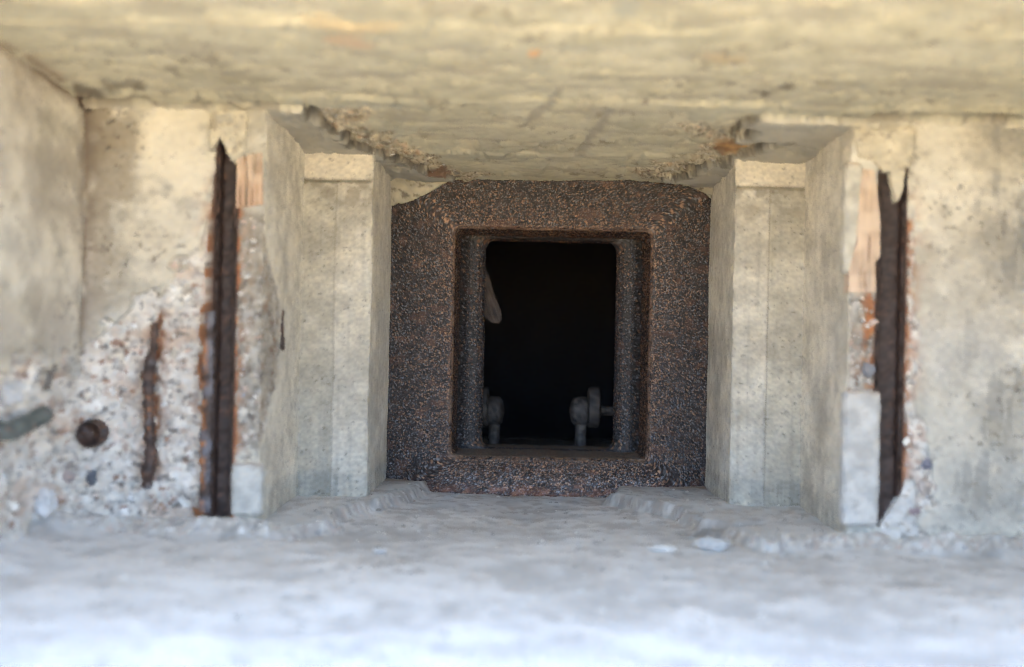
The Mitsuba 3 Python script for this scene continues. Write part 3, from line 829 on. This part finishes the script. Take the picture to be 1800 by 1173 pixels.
def rust_skin(V, seed, dark=.0):
    c = lerp((.028, .0175, .0145), (.056, .034, .027), sst(.3, .7, nz(V, .006, 3, seed)))
    c = lerp(c, (.13, .06, .036), .6 * sst(.62, .75, nz(V, .010, 4, seed + 1)))
    return c


def sheet_steel(x0, x1, y0, y1, z0, z1, seed, ragged=0.0):
    V, F = slab(x0, x1, y0, y1, z0, z1, step=.004, r=.0012, seed=seed, amp=.0030, chip=.003)
    if ragged:
        side = np.where(V[:, 0] < (x0 + x1) / 2, 1, 0)
        V[:, 0] += side * (nz(np.stack([V[:, 2]] * 3, 1), .03, 4, seed + 7) - .5) * ragged
    return V, F


def channel(key, x0, x1, z0, z1, back, seed):
    V, F = sheet_steel(x0 + .005, x1 - .005, back - .006, back, z0, z1, seed); put(key + '__web', V, F, rust_skin(V, seed), 'rusty_metal')
    V, F = sheet_steel(x0 + .0005, x0 + .0055, YF + .002, back, z0, z1, seed + 1); put(key + '__flange', V, F, rust_skin(V, seed + 1), 'rusty_metal')
    V, F = sheet_steel(x1 - .0055, x1 - .0005, YF + .002, back, z0, z1, seed + 2); put(key + '__flange_001', V, F, rust_skin(V, seed + 2), 'rusty_metal')


channel('steel_channel', GL0, GL1, -.275, .30, YF + .027, 600)
V, F = sheet_steel(GL0 - .012, GL0 + .003, YF - .006, YF + .003, -.255, .035, 610, .012)
C = lerp(rust_skin(V, 611), (.16, .16, .18), .7 * sst(.4, .6, nz(V, .02, 3, 612)))
C = lerp(C, RUST_A, sst(.004, -.003, V[:, 0] - (GL0 - .008)) * sst(.4, .6, nz(V, .012, 3, 613)))
put('steel_channel__lip', V, F, C, 'rusty_metal')
tag('steel_channel__lip', 'blue-grey corroded lip along the lower left edge')
channel('steel_channel_001', GR0, GR1, -.262, .27, YF + .023, 620)
tag('steel_channel', 'dark rusty upright steel channel in the broken wall left of the opening', 'channel')
tag('steel_channel_001', 'dark brown upright steel channel in the wall right of the opening', 'channel')

# ------------------------------------------------------------------ timber and mortar in the jambs beside the channels


def plank(poly, y0, y1, seed, pale=0.0):
    m = trimesh.creation.extrude_polygon(Polygon(poly), y1 - y0)
    V = np.stack([m.vertices[:, 0], y1 - m.vertices[:, 2], m.vertices[:, 1]], 1)
    m = trimesh.Trimesh(V, m.faces)
    m = trimesh.Trimesh(*trimesh.remesh.subdivide_to_size(m.vertices, m.faces, .003, max_iter=12))
    m.merge_vertices()
    V = np.array(m.vertices); N = np.array(m.vertex_normals)
    g = nz(np.stack([V[:, 0] / .0022, V[:, 1] / .004, V[:, 2] / .07], 1), 1., 3, seed)
    sp = nz(np.stack([V[:, 0] / .004, V[:, 1] / .008, V[:, 2] / .05], 1), 1., 2, seed + 1)
    V = V + N * ((g - .5) * .0016 - .002 * sst(.68, .8, sp))[:, None]
    C = lerp((.42, .25, .15), (.64, .44, .31), sst(.3, .7, g))
    C = lerp(C, (.64, .52, .40), np.full(len(V), pale))
    C = C * .86 * (.75 + .5 * nz(V, (.012, .02, .03), 3, seed + 4))[:, None]
    C = lerp(C, (.22, .12, .075), .8 * sst(.63, .76, sp))
    C = lerp(C, (.66, .53, .41), .5 * sst(.45, .6, nz(V, .03, 2, seed + 2)))
    C = lerp(C, (.30, .24, .18), .5 * sst(.55, .7, nz(V, (.004, .01, .05), 3, seed + 3)))
    return V, np.array(m.faces), C


def pl(*pts): return [wall_pt(a, b, YF - .004) for a, b in pts]


put('timber_block__board', *plank(pl((416, 278), (432, 272), (433, 362), (414, 364)), YF - .005, YF + .02, 700, .2), 'timber')
put('timber_block__board_001', *plank(pl((435, 270), (459, 268), (461, 358), (435, 362)), YF - .007, YF + .02, 705, .2), 'timber')
tag('timber_block', 'orange-pink timber remnant in the left jamb, top of the dark channel', 'timber')
put('timber_splinter', *plank(pl((1514, 298), (1536, 300), (1545, 385), (1546, 448), (1536, 462), (1538, 513), (1488, 514), (1490, 482), (1503, 425), (1508, 360)), YF - .007, YF + .02, 710, .55), 'timber')
tag('timber_splinter', 'long splintered pale timber in the right jamb beside the channel', 'timber')


def mortar(key, px0, py0, px1, py1, seed, y0, r, col):
    x0, z1 = wall_pt(px0, py0, YF); x1, z0 = wall_pt(px1, py1, YF)
    V, F = slab(x0, x1, y0, YF + .02, z0, z1, step=.0028, r=r, seed=seed, amp=.0018, chip=.005)
    C = lerp(np.array(col) * .82, np.array(col) * 1.08, sst(.3, .7, nz(V, .02, 4, seed + 1))) * (.88 + .24 * nz(V, .004, 2, seed + 2))[:, None]
    C = lerp(C, (.30, .28, .25), .4 * sst(.57, .70, nz(V, .012, 4, seed + 3)))
    C = lerp(C, (.33, .20, .12), .6 * np.exp(-np.abs(V[:, 2] - z1) / .005) * sst(.4, .6, nz(V, .01, 3, seed + 4)))
    put(key, V, F, C)


mortar('mortar_block', 407, 813, 459, 908, 720, YF - .005, .004, (.49, .475, .435))
tag('mortar_block', 'pale squarish mortar block at the foot of the left jamb', 'block')
mortar('mortar_block_001', 1481, 686, 1541, 924, 730, YF - .008, .007, (.50, .485, .455))
tag('mortar_block_001', 'tall smooth pale mortar block at the foot of the right jamb', 'block')
mortar('mortar_block_002', 1484, 284, 1512, 482, 740, YF - .005, .004, (.50, .475, .41))
tag('mortar_block_002', 'narrow grey mortar strip behind the splintered timber of the right jamb', 'block')

# ------------------------------------------------------------------ bars, rod, pipe end


def bar_colour(V, seed):
    c = lerp((.035, .024, .022), (.10, .058, .042), sst(.3, .7, nz(V, .012, 3, seed)))
    c = lerp(c, RUST_A, .45 * sst(.64, .74, nz(V, .009, 3, seed + 1)))
    return lerp(c, (.17, .17, .18), .5 * sst(.6, .7, nz(V, .02, 3, seed + 2)))


def wp(px, py, d):
    x, z = wall_pt(px, py, d); return (x, d, z)


V, F = rod([wp(272, 568, 2.045), wp(268, 615, 2.036), wp(259, 660, 2.033), wp(260, 720, 2.032), wp(264, 785, 2.034), wp(260, 832, 2.034), wp(256, 856, 2.040)], [.003, .006, .0085, .0075, .0078, .0095, .006], seed=800, rough=.0055, rn=.010, step=.0025, n=20)
put('rusty_bar', V, F, bar_colour(V, 801), 'rusty_metal')
tag('rusty_bar', 'corroded upright reinforcing bar laid bare in the broken left wall', 'bar')
V, F = rod([wp(497, 545, 2.19), wp(495, 580, 2.185), wp(497, 615, 2.18)], [.0015, .0042, .003], seed=810, rough=.002)
V[:, 0] = V[:, 0] - V[:, 0].mean() + RV_L + .001
put('rusty_bar_001', V, F, bar_colour(V, 811), 'rusty_metal')
tag('rusty_bar_001', 'short rusty bar end showing in the left reveal', 'bar')
V, F = rod([(-.70, 1.66, -.112), wp(14, 759, 1.76), wp(76, 729, 1.85)], [.011, .012, .0115], seed=820, rough=.001)
C = lerp((.06, .072, .068), (.12, .135, .125), sst(.3, .7, nz(V, .012, 3, 821))); C = lerp(C, RUST_B, .5 * sst(.62, .72, nz(V, .015, 3, 822)))
put('steel_rod', V, F, C, 'rusty_metal')
tag('steel_rod', 'thick grey-green rod poking slantwise from the broken left side wall', 'rod')
V, F = rod([wp(92, 640, 1.92), wp(78, 684, 1.915)], [.0036, .0042], seed=830); put('steel_rod_001', V, F, C[0] * .6 + bar_colour(V, 831) * .5, 'rusty_metal')
tag('steel_rod_001', 'thin dark wire stub above the thick grey-green rod', 'rod')
cx, cz = wall_pt(150, 764, 2.0)
prof = [(.0195, .03), (.0195, .004), (.0185, -.002), (.0155, -.003), (.0145, .004), (.0135, .016), (.001, .020)]
th = np.arange(41) / 40 * 2 * np.pi
G = np.array([[(cx + r * math.cos(t), 2.012 + h, cz + r * math.sin(t)) for t in th] for r, h in prof])
V = G.reshape(-1, 3); V = V + (np.stack([nz(V, .009, 3, s) for s in (840, 841, 842)], 1) - .5) * .0035
put('pipe_end', V, grid_faces(*G.shape[:2], flip=True), bar_colour(V, 843) * .8, 'rusty_metal')
tag('pipe_end', 'round rusted pipe end in the broken left wall beside the corner', 'pipe')

# ------------------------------------------------------------------ loose and larger stones


def loose(label, px, py, w, hgt, col, seed, d=None, key='stone', cat='stone', zl=-.287):
    r = np.random.default_rng(seed)
    if d is None:
        fx, d = floor_pt(px, py + hgt * .5, zl); pos = np.array((fx, d, zl))
    else:
        pos = np.array(wp(px, py, d))
    rx, rz_ = w / 2 * d / FPX, hgt / 2 * d / FPX
    V, F = loose_rock(r, 1.0, (rx, max(rx, rz_) * .8, rz_), seed)
    pos[2] = pos[2] + (rz_ * .8 if zl is not None and d is not None and cat == 'stone' and label.find('loose') >= 0 else 0)
    V = V + pos
    C = np.array(col) * (.75 + .5 * nz(V, .006, 3, seed))[:, None]
    k = numbered(key); put(k, V, F, C, 'stone', smooth=40); tag(k, label, cat)


loose('small flat whitish loose stone on the sill before the right pier', 1165, 962, 54, 15, (.66, .65, .63), 900)
loose('broad pale loose stone on the sill, right of the small flat whitish one', 1252, 953, 66, 26, (.48, .47, .455), 901)
loose('small pale loose stone on the sill under the broken left edge', 668, 966, 30, 9, (.58, .57, .56), 902)
loose('rust-brown loose lump at the foot of the left channel', 392, 908, 40, 22, (.22, .12, .08), 903)
loose('small loose brown crumb by the right end of the steel foot', 1062, 868, 12, 10, (.42, .27, .17), 904)
loose('pale blue-white stone bedded low in the broken wall at the far left', 78, 885, 44, 60, (.52, .51, .50), 905, d=1.945)
loose('slate-dark pebble in the broken wall under the pipe end', 159, 841, 18, 34, (.10, .11, .13), 906, d=2.012)
loose('brown-grey pebble low in the broken left wall, between pipe end and floor', 117, 838, 26, 24, (.33, .27, .25), 907, d=2.0)
loose('grey round stone stuck in the right jamb above the tall pale mortar block', 1525, 649, 24, 32, (.20, .20, .215), 908, d=2.026)
loose('blue-grey pebble in the right wall beside the channel foot', 1626, 814, 18, 24, (.20, .20, .25), 909, d=2.028)
loose('round brownish pebble in the right wall below the blue-grey one', 1620, 855, 30, 34, (.42, .36, .32), 910, d=2.030)
loose('flat purplish pebble at the foot of the right wall', 1604, 896, 24, 13, (.26, .20, .21), 911, d=2.028)
loose('white chip bedded in the right wall close to the channel', 1590, 773, 14, 18, (.72, .70, .66), 912, d=2.025)
loose('grey flinty stone bedded at the far left edge beside the rod', 12, 690, 56, 60, (.42, .41, .40), 913, d=1.79)

# ------------------------------------------------------------------ ground outside, behind the camera
gx = np.concatenate([-np.geomspace(900, 6, 30), np.linspace(-5, 5, 60), np.geomspace(6, 900, 30)])
X, Y = np.meshgrid(gx, gx, indexing='ij')
Pg = np.stack([X.ravel(), Y.ravel(), 0 * X.ravel()], 1)
Cg = lerp((.37, .31, .185), (.51, .435, .275), nz(Pg, .8, 4, 950))
Pg[:, 2] = -H + (nz(Pg, 1.3, 3, 951) - .5) * .12
put('ground', Pg, grid_faces(*X.shape), Cg)
tag('ground', 'dry sandy grass outside the bunker', kind='structure')
